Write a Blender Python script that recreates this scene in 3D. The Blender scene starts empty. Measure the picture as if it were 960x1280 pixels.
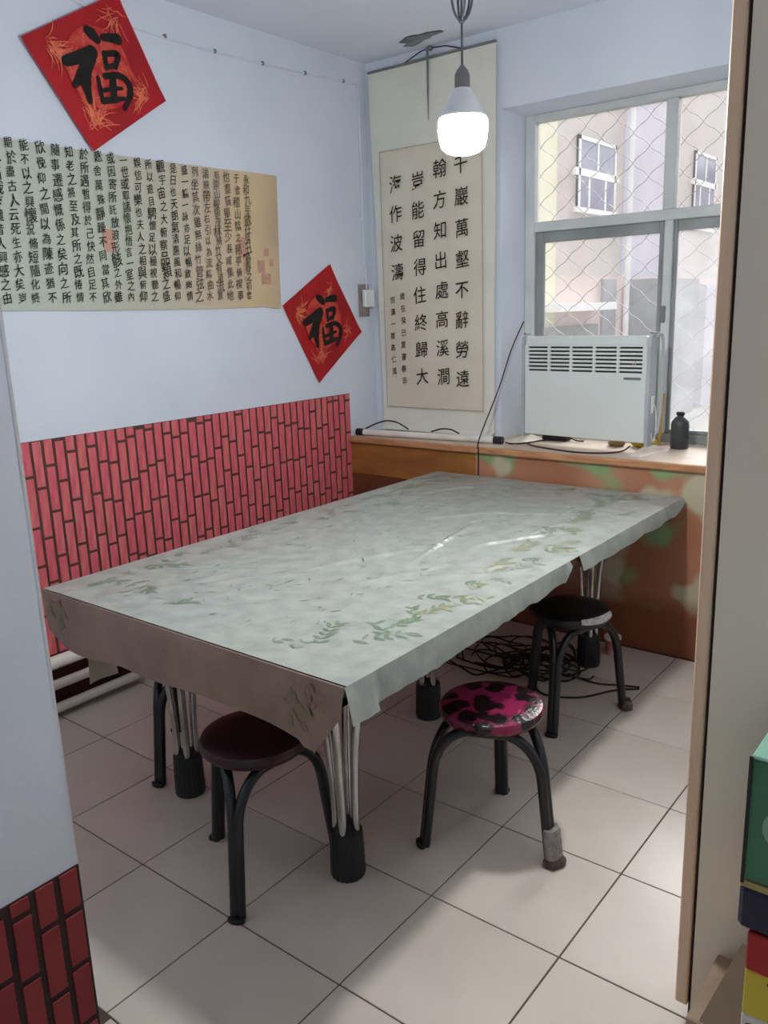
import bpy, bmesh, math, random
from mathutils import Vector, Matrix, Euler, noise
R = random.Random(7)
scn = bpy.context.scene
COL = scn.collection

# ------------------------------------------------------------------ camera, sky, light, exposure
cam = bpy.data.cameras.new('camera')
cam.sensor_fit = 'VERTICAL'; cam.sensor_height = 32.0; cam.lens = 1043.38 / 1280 * 32
cam.clip_start = 0.05; cam.clip_end = 200
camo = bpy.data.objects.new('camera', cam); COL.objects.link(camo)
camo.location = (3.171, -3.954, 1.632)
camo.rotation_euler = tuple(math.radians(a) for a in (76.338, 1.957, 38.06))
scn.camera = camo

world = bpy.data.worlds.new('overcast_sky'); scn.world = world; world.use_nodes = True
wn = world.node_tree.nodes; wn['Background'].inputs[0].default_value = (0.93, 0.965, 1.0, 1)
wn['Background'].inputs[1].default_value = 0.58

sun = bpy.data.lights.new('sun', 'SUN'); sun.energy = 2.6; sun.angle = math.radians(42); sun.color = (1.0, 0.98, 0.95)
suno = bpy.data.objects.new('sun', sun); COL.objects.link(suno)
suno.rotation_euler = Vector((-0.02, -0.84, -0.52)).to_track_quat('-Z', 'Y').to_euler()

scn.view_settings.view_transform = 'Standard'; scn.view_settings.look = 'None'
scn.view_settings.gamma = 1; scn.view_settings.use_curve_mapping = False
scn.view_settings.exposure = 1.42
scn.cycles.max_bounces = 20; scn.cycles.diffuse_bounces = 14; scn.cycles.transparent_max_bounces = 16

# ------------------------------------------------------------------ helpers
def lin(c):
    return tuple(((v / 255) / 12.92 if v / 255 <= 0.04045 else ((v / 255 + 0.055) / 1.055) ** 2.4) for v in c)

def mat(name, c, rough=0.6, c2=None, scale=6.0, spec=0.4, metal=0.0, bump=0.0, bscale=40.0, lo=0.35, hi=0.65, coat=0.0, emit=None, stretch=None, detail=4.0):
    m = bpy.data.materials.new(name); m.use_nodes = True
    nt = m.node_tree; b = nt.nodes['Principled BSDF']
    b.inputs['Base Color'].default_value = (*lin(c), 1); b.inputs['Roughness'].default_value = rough
    b.inputs['Specular IOR Level'].default_value = spec; b.inputs['Metallic'].default_value = metal
    b.inputs['Coat Weight'].default_value = coat
    tc = nt.nodes.new('ShaderNodeTexCoord'); src = tc.outputs['Object']
    if stretch:
        mp = nt.nodes.new('ShaderNodeMapping'); mp.inputs['Scale'].default_value = stretch
        nt.links.new(src, mp.inputs[0]); src = mp.outputs[0]
    if c2:
        n = nt.nodes.new('ShaderNodeTexNoise'); n.inputs['Scale'].default_value = scale; n.inputs['Detail'].default_value = detail
        r = nt.nodes.new('ShaderNodeValToRGB'); r.color_ramp.elements[0].position = lo; r.color_ramp.elements[1].position = hi
        r.color_ramp.elements[0].color = (*lin(c), 1); r.color_ramp.elements[1].color = (*lin(c2), 1)
        nt.links.new(src, n.inputs['Vector']); nt.links.new(n.outputs['Fac'], r.inputs[0]); nt.links.new(r.outputs[0], b.inputs['Base Color'])
    if bump:
        n = nt.nodes.new('ShaderNodeTexNoise'); n.inputs['Scale'].default_value = bscale; n.inputs['Detail'].default_value = 3
        bp = nt.nodes.new('ShaderNodeBump'); bp.inputs['Strength'].default_value = bump; bp.inputs['Distance'].default_value = 0.01
        nt.links.new(src, n.inputs['Vector']); nt.links.new(n.outputs['Fac'], bp.inputs['Height']); nt.links.new(bp.outputs[0], b.inputs['Normal'])
    if emit:
        b.inputs['Emission Color'].default_value = (*emit[0], 1); b.inputs['Emission Strength'].default_value = emit[1]
    return m

class MB:
    """collects verts and faces, links them as one mesh object"""
    def __init__(s): s.v = []; s.f = []; s.mi = []; s.cur = 0
    def add(s, vs, fs):
        o = len(s.v); s.v += [tuple(p) for p in vs]
        for f in fs: s.f.append([i + o for i in f]); s.mi.append(s.cur)
        return s
    def box(s, x0, x1, y0, y1, z0, z1):
        return s.add([(x0,y0,z0),(x1,y0,z0),(x1,y1,z0),(x0,y1,z0),(x0,y0,z1),(x1,y0,z1),(x1,y1,z1),(x0,y1,z1)],
                     [(3,2,1,0),(4,5,6,7),(0,1,5,4),(1,2,6,5),(2,3,7,6),(3,0,4,7)])
    def bev(s, x0, x1, y0, y1, z0, z1, b):
        """box with chamfered edges"""
        vs = []
        for (x, sx) in ((x0, 1), (x1, -1)):
            for (y, sy) in ((y0, 1), (y1, -1)):
                for (z, sz) in ((z0, 1), (z1, -1)):
                    vs += [(x, y+sy*b, z+sz*b), (x+sx*b, y, z+sz*b), (x+sx*b, y+sy*b, z)]
        bm = bmesh.new()
        for p in vs: bm.verts.new(p)
        bmesh.ops.convex_hull(bm, input=list(bm.verts))
        bmesh.ops.recalc_face_normals(bm, faces=list(bm.faces))
        bm.verts.index_update()
        s.add([v.co[:] for v in bm.verts], [[v.index for v in f.verts] for f in bm.faces]); bm.free(); return s
    def tube(s, pts, r, seg=8, cap=True):
        pts = [Vector(p) for p in pts]; n = len(pts); rr = r if isinstance(r, (list, tuple)) else [r] * n
        t = [(pts[min(i+1, n-1)] - pts[max(i-1, 0)]).normalized() for i in range(n)]
        u = t[0].orthogonal().normalized(); vs = []
        for i in range(n):
            u = (u - t[i] * u.dot(t[i])); u = u.normalized() if u.length > 1e-6 else t[i].orthogonal().normalized()
            w = t[i].cross(u)
            for k in range(seg):
                a = 2 * math.pi * k / seg
                vs.append(pts[i] + (u * math.cos(a) + w * math.sin(a)) * rr[i])
        fs = [(i*seg+k, i*seg+(k+1) % seg, (i+1)*seg+(k+1) % seg, (i+1)*seg+k) for i in range(n-1) for k in range(seg)]
        if cap: fs += [tuple(range(seg))[::-1], tuple(range((n-1)*seg, n*seg))]
        return s.add(vs, fs)
    def lathe(s, prof, c=(0, 0, 0), seg=24, sx=1, sy=1):
        vs = []; n = len(prof)
        for (r, z) in prof:
            for k in range(seg):
                a = 2 * math.pi * k / seg; vs.append((c[0] + max(r, 1e-4) * math.cos(a) * sx, c[1] + max(r, 1e-4) * math.sin(a) * sy, c[2] + z))
        fs = [(i*seg+k, i*seg+(k+1) % seg, (i+1)*seg+(k+1) % seg, (i+1)*seg+k) for i in range(n-1) for k in range(seg)]
        fs += [tuple(range(seg))[::-1], tuple(range((n-1)*seg, n*seg))]
        return s.add(vs, fs)
    def quad(s, a, b, c, d): return s.add([a, b, c, d], [(0, 1, 2, 3)])
    def mesh(s, name, mats):
        me = bpy.data.meshes.new(name); me.from_pydata(s.v, [], s.f)
        for m in (mats if isinstance(mats, (list, tuple)) else [mats]): me.materials.append(m)
        if any(s.mi): me.polygons.foreach_set('material_index', s.mi)
        me.update(); return me
    def build(s, name, mats, parent=None, smooth=False):
        return link(name, s.mesh(name, mats), parent, smooth)

def link(name, me, parent=None, smooth=False, loc=None):
    o = bpy.data.objects.new(name, me); COL.objects.link(o)
    if parent is not None: o.parent = parent
    if loc: o.location = loc
    if smooth and me is not None:
        me.polygons.foreach_set('use_smooth', [True] * len(me.polygons))
        try: me.set_sharp_from_angle(angle=math.radians(40))
        except Exception: pass
    return o

def tag(o, label=None, cat=None, group=None, kind=None):
    if label: o['label'] = label
    if cat: o['category'] = cat
    if group: o['group'] = group
    if kind: o['kind'] = kind
    return o
def empty(name, loc=(0, 0, 0), rz=0):
    o = bpy.data.objects.new(name, None); COL.objects.link(o); o.location = loc; o.rotation_euler.z = rz; o.empty_display_size = .05; return o
def struct(o): o['kind'] = 'structure'; return o
def smoothpath(pts, n=8):
    P = [Vector(p) for p in pts]; P = [P[0]*2-P[1]] + P + [P[-1]*2-P[-2]]; out = []
    for i in range(1, len(P)-2):
        for k in range(n):
            t = k / n; a, b, c, d = P[i-1], P[i], P[i+1], P[i+2]
            out.append(0.5*((2*b)+(c-a)*t+(2*a-5*b+4*c-d)*t*t+(3*b-a-3*c+d)*t**3))
    out.append(P[-2]); return out

# ------------------------------------------------------------------ materials
M = {}
M['wall'] = mat('wall_limewash', (211, 216, 225), .85, (203, 209, 219), 2.2, .2, bump=.12, bscale=18)
M['ceil'] = mat('ceiling_limewash', (219, 223, 232), .9, (212, 216, 226), 1.5, .2)
M['mortar'] = mat('printed_mortar', (96, 60, 52), .7, (80, 54, 44), 9)
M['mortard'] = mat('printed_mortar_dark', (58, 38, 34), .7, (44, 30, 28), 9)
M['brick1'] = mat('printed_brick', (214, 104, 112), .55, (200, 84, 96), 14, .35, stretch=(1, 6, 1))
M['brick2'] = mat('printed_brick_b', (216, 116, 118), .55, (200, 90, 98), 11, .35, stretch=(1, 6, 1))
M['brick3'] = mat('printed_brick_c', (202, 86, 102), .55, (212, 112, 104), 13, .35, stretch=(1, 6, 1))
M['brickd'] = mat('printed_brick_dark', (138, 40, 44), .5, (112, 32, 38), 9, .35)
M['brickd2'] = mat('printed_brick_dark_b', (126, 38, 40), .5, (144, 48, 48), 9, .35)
M['maroon'] = mat('dark_maroon', (84, 34, 38), .5, (66, 28, 32), 6)
M['tile'] = mat('floor_tile', (212, 200, 188), .27, (198, 186, 172), 2.5, .5)
M['grout'] = mat('grout', (88, 72, 62), .9)
M['pvcwin'] = mat('window_frame_white', (206, 208, 206), .45, (186, 190, 188), 3)
M['winold'] = mat('window_sash_grey', (150, 154, 152), .5, (128, 132, 130), 4)
M['sill'] = mat('sill_top', (206, 190, 172), .45, (188, 166, 146), 7)
M['silledge'] = mat('sill_edge_wood', (190, 140, 96), .5, (160, 108, 76), 10, stretch=(1, 6, 6))
M['wood'] = mat('wood_strip', (240, 208, 178), .5, (228, 196, 164), 6, stretch=(8, 8, .5))
M['panel'] = mat('beige_panel', (238, 226, 206), .55, (231, 219, 199), 1.2)
M['ochre'] = mat('ochre_board', (164, 112, 54), .4, (134, 84, 44), 3.5, stretch=(.6, 1, 2))
M['brownboard'] = mat('brown_board', (112, 66, 42), .4, (92, 54, 36), 4, stretch=(.6, 1, 2))
M['chrome'] = mat('chrome', (205, 205, 205), .16, metal=1.0, c2=(165, 162, 158), scale=8)
M['blackplastic'] = mat('black_plastic', (26, 27, 29), .5, (36, 36, 38), 12)
M['blackmetal'] = mat('black_enamel', (17, 19, 23), .28, (24, 26, 30), 12, .5)
M['tape'] = mat('grey_tape', (150, 145, 138), .7, (118, 112, 106), 60)
M['fuzz'] = mat('dirty_rag', (104, 90, 80), .95, (70, 60, 54), 50)
M['maroonseat'] = mat('maroon_vinyl', (62, 26, 32), .35, (34, 18, 22), 12)
M['blackseat'] = mat('black_vinyl', (22, 20, 22), .3, (34, 28, 30), 10)
M['white'] = mat('heater_white', (214, 220, 216), .4, (206, 212, 208), 2)
M['greyw'] = mat('heater_grey', (176, 182, 186), .4, (164, 170, 174), 5)
M['dark'] = mat('dark_recess', (40, 44, 42), .7, (52, 56, 54), 20)
M['paper'] = mat('scroll_backing', (220, 218, 206), .75, (210, 208, 196), 3, .2)
M['cream'] = mat('scroll_cream', (214, 206, 188), .75, (206, 197, 178), 3, .2)
M['ink'] = mat('ink', (24, 23, 22), .75, (38, 36, 33), 40, .2)
M['inkfade'] = mat('ink_faded', (74, 68, 58), .8, (96, 86, 72), 30, .2)
M['redpaper'] = mat('red_paper', (172, 22, 30), .5, (150, 18, 26), 5, .3)
M['gold'] = mat('gold_print', (228, 122, 84), .45, (206, 84, 60), 40, .4)
M['disc'] = mat('orange_print', (198, 74, 58), .5, (178, 38, 38), 24, .3, lo=.4, hi=.6)
M['pipe'] = mat('white_pipe', (226, 218, 210), .35, (210, 202, 194), 6)
M['cable'] = mat('black_cable', (22, 21, 22), .5, (30, 28, 28), 30)
M['redcable'] = mat('dark_red_cable', (70, 24, 26), .5, (40, 22, 22), 30)
M['whitecable'] = mat('white_cable', (212, 214, 220), .5, (200, 203, 210), 20)
M['socketw'] = mat('socket_white', (222, 224, 222), .4, (210, 212, 210), 9)
M['backboard'] = mat('socket_backboard', (150, 136, 132), .7, (126, 112, 108), 20)
M['grey'] = mat('grey_plastic', (122, 122, 122), .5, (108, 108, 110), 10)

def glass(name, haze, hazecol):
    m = bpy.data.materials.new(name); m.use_nodes = True; nt = m.node_tree; nt.nodes.clear()
    out = nt.nodes.new('ShaderNodeOutputMaterial'); tr = nt.nodes.new('ShaderNodeBsdfTransparent'); gl = nt.nodes.new('ShaderNodeBsdfGlossy')
    gl.inputs['Roughness'].default_value = .03; fr = nt.nodes.new('ShaderNodeFresnel'); fr.inputs[0].default_value = 1.45
    df = nt.nodes.new('ShaderNodeBsdfTranslucent'); df.inputs[0].default_value = (*lin(hazecol), 1)
    m0 = nt.nodes.new('ShaderNodeMixShader'); m1 = nt.nodes.new('ShaderNodeMixShader')
    tc = nt.nodes.new('ShaderNodeTexCoord'); n = nt.nodes.new('ShaderNodeTexNoise'); n.inputs['Scale'].default_value = 5
    mr = nt.nodes.new('ShaderNodeMapRange'); mr.inputs[1].default_value = .3; mr.inputs[2].default_value = .7
    mr.inputs[3].default_value = haze * .7; mr.inputs[4].default_value = haze * 1.3
    L = nt.links.new
    L(tc.outputs['Object'], n.inputs[0]); L(n.outputs['Fac'], mr.inputs[0]); L(mr.outputs[0], m0.inputs[0])
    L(tr.outputs[0], m0.inputs[1]); L(df.outputs[0], m0.inputs[2]); L(fr.outputs[0], m1.inputs[0]); L(m0.outputs[0], m1.inputs[1]); L(gl.outputs[0], m1.inputs[2]); L(m1.outputs[0], out.inputs[0])
    return m
M['glass'] = glass('window_glass', .05, (235, 235, 240))
M['frost'] = glass('hazed_glass', .16, (232, 234, 240))

# ------------------------------------------------------------------ room shell
CEIL = 2.95
ceiling = struct(MB().box(-.2, 4.6, -5.4, .4, CEIL, CEIL + .15).build('ceiling', M['ceil']))
pp = []
for k in range(18):
    a = 2 * math.pi * k / 18; rr = 1 + .28 * math.sin(3*a+1) + .16 * math.sin(7*a)
    pp.append((.475 + .125 * rr * math.cos(a) * 1.0, -.16 + .055 * rr * math.sin(a) - .03*math.cos(a), CEIL - .004))
MB().add(pp, [tuple(range(18))[::-1]]).add([(p[0], p[1], CEIL) for p in pp], [tuple(range(18))]).build('peeled_patch', mat('bare_plaster', (112, 116, 116), .9, (138, 140, 140), 26, bump=.6, bscale=50), ceiling)['label'] = 'dark grey patch where the ceiling paint has peeled'
struct(MB().box(-.2, 0, -3.3, .31, -.02, CEIL).build('wall_left', M['wall']))
wb = MB()
wb.box(0, .86, 0, .31, 0, CEIL); wb.box(2.44, 3.1, 0, .31, 0, CEIL); wb.box(.86, 2.44, 0, .31, 2.585, CEIL); wb.box(.86, 2.44, 0, .31, 0, .89)
struct(wb.build('wall_back', M['wall']))
struct(MB().box(2.95, 3.1, -2.2, 0, 0, CEIL).build('wall_right', M['wall']))
struct(MB().box(-.2, 1.583, -3.30, -3.112, 0, CEIL).build('wall_near', M['wall']))
struct(MB().box(1.40, 1.583, -5.4, -3.30, 0, CEIL).build('wall_hall', M['wall']))
chip = MB()
prev = None
zs = [0.442 + i * .06 for i in range(42)]
for i in range(len(zs)-1):
    w0 = .002 + .006 * abs(noise.noise((zs[i]*7, 1, 0))); w1 = .002 + .006 * abs(noise.noise((zs[i+1]*7, 1, 0)))
    chip.quad((1.5845, -3.112-w0, zs[i]), (1.5845, -3.1115, zs[i]), (1.5845, -3.1115, zs[i+1]), (1.5845, -3.112-w1, zs[i+1]))
struct(chip.build('trim_1', mat('chipped_plaster', (214, 208, 202), .9, (190, 184, 178), 40)))
struct(MB().box(2.70, 4.6, -2.30, -2.2, 0, CEIL).build('wall_partition', M['panel']))
struct(MB().box(2.694, 2.70, -2.296, -2.2, 0, CEIL).build('trim_2', mat('dark_gap', (40, 32, 28), .8, (52, 42, 36), 9)))
struct(MB().bev(2.666, 2.693, -2.305, -2.2, .055, CEIL, .003).build('trim_3', M['wood']))
struct(MB().box(4.5, 4.6, -5.4, -2.3, 0, CEIL).build('wall_far_right', M['wall']))
struct(MB().box(1.40, 2.3, -5.5, -5.4, 0, CEIL).box(4.1, 4.6, -5.5, -5.4, 0, CEIL).box(2.3, 3.1, -5.5, -5.4, 0, CEIL).box(3.1, 4.1, -5.5, -5.4, 0, 1.0).box(3.1, 4.1, -5.5, -5.4, 2.3, CEIL).build('wall_hall_end', M['wall']))  # unseen end wall; its opening is added to let sky light fill the hall

# floor and its tiles
floor = struct(MB().box(-.2, 4.6, -5.4, .3, -.06, -.004).build('floor', M['grout']))
TX, TY, TS = .763, -2.683, .4
tile_me = {}
def tile_mesh(w, d):
    k = (round(w, 3), round(d, 3))
    if k not in tile_me: tile_me[k] = MB().bev(0, w, 0, d, -.012, 0, .0012).mesh('tile', M['tile'])
    return tile_me[k]
G = .0022
for i in range(-2, 10):
    for j in range(-7, 7):
        x0, x1, y0, y1 = TX+i*TS, TX+(i+1)*TS, TY+j*TS, TY+(j+1)*TS
        cx0, cx1, cy0, cy1 = max(x0, 0), min(x1, 4.5), max(y0, -5.4), min(y1, -.272)
        if y1 < -3.0 and x0 < 1.5 and x1 < 1.583: continue
        if y0 < -3.25 and x0 < 1.583: cx0 = 1.583
        if y0 > -2.3 and x0 > 2.5: cx1 = min(cx1, 2.95)
        if cx1-cx0 < .02 or cy1-cy0 < .02: continue
        link('tile', tile_mesh(cx1-cx0-2*G, cy1-cy0-2*G), floor, loc=(cx0+G, cy0+G, R.uniform(-.0004, .0002)))

# dark maroon strip at the wall base behind the heating pipes
struct(MB().box(0, .006, -3.1, -.272, 0, .262).build('maroon_strip_left', M['maroon']))

# ledge under the window with its board panels
flor = bpy.data.materials.new('floral_wallpaper'); flor.use_nodes = True
nt = flor.node_tree; b = nt.nodes['Principled BSDF']; b.inputs['Roughness'].default_value = .45
tc = nt.nodes.new('ShaderNodeTexCoord')
def ramp(src, stops):
    r = nt.nodes.new('ShaderNodeValToRGB'); e = r.color_ramp.elements
    e[0].position, e[1].position = stops[0][0], stops[1][0]
    e[0].color = (*lin(stops[0][1]), 1); e[1].color = (*lin(stops[1][1]), 1)
    nt.links.new(src, r.inputs[0]); return r
n0 = nt.nodes.new('ShaderNodeTexNoise'); n0.inputs['Scale'].default_value = 2.2
n1 = nt.nodes.new('ShaderNodeTexNoise'); n1.inputs['Scale'].default_value = 3.6; n1.inputs['Detail'].default_value = 1
n2 = nt.nodes.new('ShaderNodeTexNoise'); n2.inputs['Scale'].default_value = 4.3; n2.inputs['Detail'].default_value = 1.5
mp = nt.nodes.new('ShaderNodeMapping'); mp.inputs['Location'].default_value = (4.3, 1.2, 7.7)
nt.links.new(tc.outputs['Object'], mp.inputs[0])
for q in (n0, n1): nt.links.new(tc.outputs['Object'], q.inputs[0])
nt.links.new(mp.outputs[0], n2.inputs[0])
base = ramp(n0.outputs['Fac'], [(.35, (156, 102, 72)), (.7, (184, 134, 106))])
def bw(src, a, bq):
    r = nt.nodes.new('ShaderNodeMapRange'); r.inputs[1].default_value = a; r.inputs[2].default_value = bq; nt.links.new(src, r.inputs[0]); return r
def mixc(f, a, col):
    x = nt.nodes.new('ShaderNodeMix'); x.data_type = 'RGBA'; nt.links.new(f, x.inputs[0]); nt.links.new(a, x.inputs[6]); x.inputs[7].default_value = (*lin(col), 1); return x
g = mixc(bw(n1.outputs['Fac'], .53, .60).outputs[0], base.outputs[0], (132, 156, 110))
w0 = mixc(bw(n2.outputs['Fac'], .54, .61).outputs[0], g.outputs[2], (182, 172, 144))
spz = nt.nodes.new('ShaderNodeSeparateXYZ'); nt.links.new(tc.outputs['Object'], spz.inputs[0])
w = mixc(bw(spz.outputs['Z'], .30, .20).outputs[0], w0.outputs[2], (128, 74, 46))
nt.links.new(w.outputs[2], b.inputs['Base Color'])
M['floral'] = flor
ledge = struct(MB().box(0, 2.95, -.258, -.001, 0, .885).build('window_ledge', M['brownboard']))
MB().box(.004, .845, -.270, -.258, .70, .885).build('panel', M['ochre'], ledge)['label'] = 'ochre upper board panel'
MB().box(.004, .845, -.268, -.258, .0, .697).build('panel', M['brownboard'], ledge)['label'] = 'brown lower board panel'
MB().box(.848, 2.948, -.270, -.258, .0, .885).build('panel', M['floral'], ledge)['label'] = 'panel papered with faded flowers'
MB().box(.832, .862, -.273, -.270, .0, .885).build('seam_strip', M['ochre'], ledge)
sill = struct(MB().box(.0, .86, -.262, -.001, .886, .918).box(.86, 2.44, -.262, .25, .886, .918).box(2.44, 2.95, -.262, -.001, .886, .918).build('trim_4', M['sill']))
MB().bev(.002, 2.948, -.292, -.262, .884, .9185, .006).build('sill_edge', M['silledge'], sill)

# ------------------------------------------------------------------ window
win = struct(empty('window_1', (1.65, .25, .918)))
def wbox(name, m, x0, x1, y0, y1, z0, z1, bv=.004, parent=win):
    o = MB().bev(x0-1.65, x1-1.65, y0-.25, y1-.25, z0-.918, z1-.918, bv).build(name, m, parent); return o
wbox('jamb', M['pvcwin'], .861, .918, .25, .31, .918, 2.585)
wbox('jamb', M['pvcwin'], 2.375, 2.439, .25, .31, .918, 2.585)
wbox('head', M['pvcwin'], .918, 2.375, .25, .31, 2.548, 2.585)
wbox('transom', M['pvcwin'], .918, 2.375, .246, .31, 2.003, 2.054)
wbox('mullion', M['pvcwin'], 1.610, 1.666, .248, .31, 2.054, 2.548)
wbox('mullion', M['pvcwin'], 1.625, 1.666, .248, .31, .965, 2.003)
wbox('bottom_rail', M['winold'], .918, 2.375, .25, .31, .918, .966)
sash = [(.918, 1.612), (1.666, 2.375)]
for k, (a, c) in enumerate(sash):
    f = MB()
    t = .045 if k == 0 else .016
    for q in ((a, a+t, .966, 2.003), (c-.018, c, .966, 2.003), (a+t, c-.018, 2.003-(.055 if k == 0 else .05), 2.003), (a+t, c-.018, .966, .985)):
        f.bev(q[0]-1.65, q[1]-1.65, .02, .05, q[2]-.918, q[3]-.918, .003)
    s = f.build('sash', M['winold'], win)
    MB().box(a+t-1.65, c-.018-1.65, .032, .036, .985-.918, 1.95-.918).build('pane', M['glass'] if k == 0 else M['frost'], s)
    MB().box((a if k == 0 else 1.666)-1.65, (1.61 if k == 0 else c)-1.65, .032, .036, 2.054-.918, 2.548-.918).build('pane', M['glass'], win)
MB().bev(1.622-1.65, 1.648-1.65, -.012, 0, 1.52-.918, 1.60-.918, .003).build('latch', M['grey'], win)

# diamond wire grille just outside the glass
gr = tag(empty('security_grille', (1.65, .40, .93)), 'diamond wire security mesh outside the window panes', 'grille')
M['wire'] = mat('galvanised_wire', (138, 132, 136), .5, (120, 114, 120), 30)
DW, DH = .172, .145
W0, W1, H0, H1 = -.80, .82, 0.0, 1.70
def wire(sgn, c):
    pts = []; n = 66
    x0 = -1.9
    for i in range(int(3.8/(DW/12))):
        x = -1.9 + i*DW/12; z = c + sgn * x * DH / DW
        if W0 <= x <= W1 and H0 <= z <= H1:
            k = -math.sin(2*math.pi*(x/(DW/2)))*.0035
            pts.append((x + k*.6, .004*sgn, z - sgn*k))
    if len(pts) > 6: MB().tube(pts, .0022, 4).build('wire', M['wire'], gr)
for k in range(-12, 26):
    wire(1, k*DH); wire(-1, k*DH)

# ------------------------------------------------------------------ building outside
bld = tag(empty('apartment_building', (-3, 10, -.6)), 'pale apartment building across the yard, seen through the window', 'building')
M['fac'] = mat('facade_render', (208, 198, 192), .9, (198, 190, 188), 1.2)
M['facy'] = mat('facade_yellow', (228, 228, 200), .9, (222, 220, 190), 1.5)
M['facl'] = mat('facade_lavender', (204, 200, 214), .9, (192, 190, 206), 1.2)
M['facp'] = mat('facade_pink', (220, 202, 198), .9, (212, 196, 192), 1.2)
M['fwin'] = mat('facade_glass', (120, 120, 150), .15, (150, 150, 172), 2, .6)
M['fwhite'] = mat('facade_white', (240, 240, 240), .6, (226, 226, 228), 4)
M['fgrey'] = mat('shed_grey', (160, 162, 166), .8, (142, 146, 150), 2)
M['fdark'] = mat('shed_glass', (122, 130, 128), .3, (140, 146, 144), 2)
def bpart(name, m, x0, x1, y0, y1, z0, z1, parent=None):
    return MB().box(x0+3, x1+3, y0-10, y1-10, z0+.6, z1+.6).build(name, m, parent or bld)
bpart('wall', M['facy'], -9, -3, 4, 8.26, -.6, 7.5)['label'] = 'pale yellow wall section'
bpart('wall', M['fac'], -9, -3.02, 8.26, 10.8, 2.05, 7.5)
bpart('wall', M['facl'], -9, -3, 10.8, 13.4, 2.05, 7.5)['label'] = 'lavender grey wall section'
bpart('wall', M['fac'], -9, -3.02, 13.4, 24, 2.05, 7.5)
bpart('wall', M['facp'], -9, -3.0, 8.26, 24, -.6, 2.05)['label'] = 'pinkish ground floor wall'
def fwindow(y0, y1, z0, zm, z1):
    f = MB()
    for q in ((y0, y0+.06, z0, z1), (y1-.06, y1, z0, z1), (y0, y1, z1-.06, z1), (y0-.08, y1+.08, z0-.08, z0), (y0-.12, y1+.12, zm-.05, zm+.06)):
        f.box(-.02, .035, q[0]-10, q[1]-10, q[2]+.6, q[3]+.6)
    for t in (.28, .72):
        yy = y0+(y1-y0)*t; f.box(-.02, .03, yy-.03-10, yy+.03-10, z0+.6, zm+.6)
    yy = y0+(y1-y0)*.5; f.box(-.02, .03, yy-.03-10, yy+.03-10, zm+.6, z1+.6)
    o = f.build('window', M['fwhite'], bld)
    MB().box(-.02, .02, y0-10, y1-10, z0+.6, zm+.6).build('pane', M['fwin'], o); MB().box(-.02, .02, y0-10, y1-10, zm+.6, z1+.6).build('pane', M['fwin'], o)
fwindow(8.95, 10.38, 3.10, 3.62, 4.16); fwindow(14.35, 15.7, 3.1, 3.95, 4.55);
MB().tube([(.08, .87, .6), (.08, .87, 8.0)], .055, 10).build('downpipe', M['fwhite'], bld, True)
bpart('canopy', M['fwhite'], -3.0, -2.6, 7.7, 9.7, 1.50, 1.62)
bpart('shop_window', M['fdark'], -3.0, -2.94, 7.9, 9.75, .1, 1.27)
bpart('doorway', M['fgrey'], -3.0, -2.95, 9.95, 10.5, -.6, 2.0)
bpart('shed', M['fgrey'], -3.0, -2.4, 11.1, 13.2, -.6, 2.0)['label'] = 'grey lean-to shed against the wall'
bpart('shed', M['facl'], -3.0, -2.5, 14.0, 17.5, -.6, 1.9)
bl2 = tag(empty('end_building', (3, 25, -.6)), 'low pale building closing the far end of the yard', 'building')
MB().box(-6, 9, 0, 5, 0, 6).build('wall', M['fac'], bl2)
MB().box(-6.2, 9.2, -.2, 5.2, 6, 6.25).build('roof', M['fgrey'], bl2)
bl3 = tag(empty('sky_blocking_building', (8, 14, -.6)), 'unseen pale building right of the yard, added to cut the sky light on the apartments', 'building')  # out of view, added to block part of the sky from the facade
MB().box(0, 6, -13, 10, 0, 12).build('wall', M['fac'], bl3)
struct(MB().box(-14, 18, .31, 40, -.75, -.6).build('ground', mat('yard_concrete', (170, 168, 164), .9, (150, 148, 144), 1)))

# ------------------------------------------------------------------ glyph library (built-in font)
glyphs = {}
def load_glyphs(chars):
    objs = {}
    for ch in sorted(set(chars)):
        if ch in glyphs or ch == ' ': continue
        c = bpy.data.curves.new('g', 'FONT'); c.body = ch; c.resolution_u = 2; c.offset = .004
        o = bpy.data.objects.new('g', c); COL.objects.link(o); objs[ch] = o
    dg = bpy.context.evaluated_depsgraph_get()
    for ch, o in objs.items():
        me = bpy.data.meshes.new_from_object(o.evaluated_get(dg))
        glyphs[ch] = ([v.co.xy for v in me.vertices], [list(p.vertices) for p in me.polygons])
        bpy.data.meshes.remove(me)
    for o in objs.values():
        c = o.data; bpy.data.objects.remove(o); bpy.data.curves.remove(c)
def glyph(mb, ch, place, u, v, size, rot=0.0, shear=0.0, sx=1.0):
    """place(u, v) -> 3D; glyph centred on u, v"""
    if ch not in glyphs: return
    vs, fs = glyphs[ch]; co, si = math.cos(rot), math.sin(rot); out = []
    for p in vs:
        x = (p[0]-.5)*size*sx; y = (p[1]-.38)*size
        y += shear*x
        out.append(place(u + co*x - si*y, v + si*x + co*y))
    mb.add(out, fs)
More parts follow.
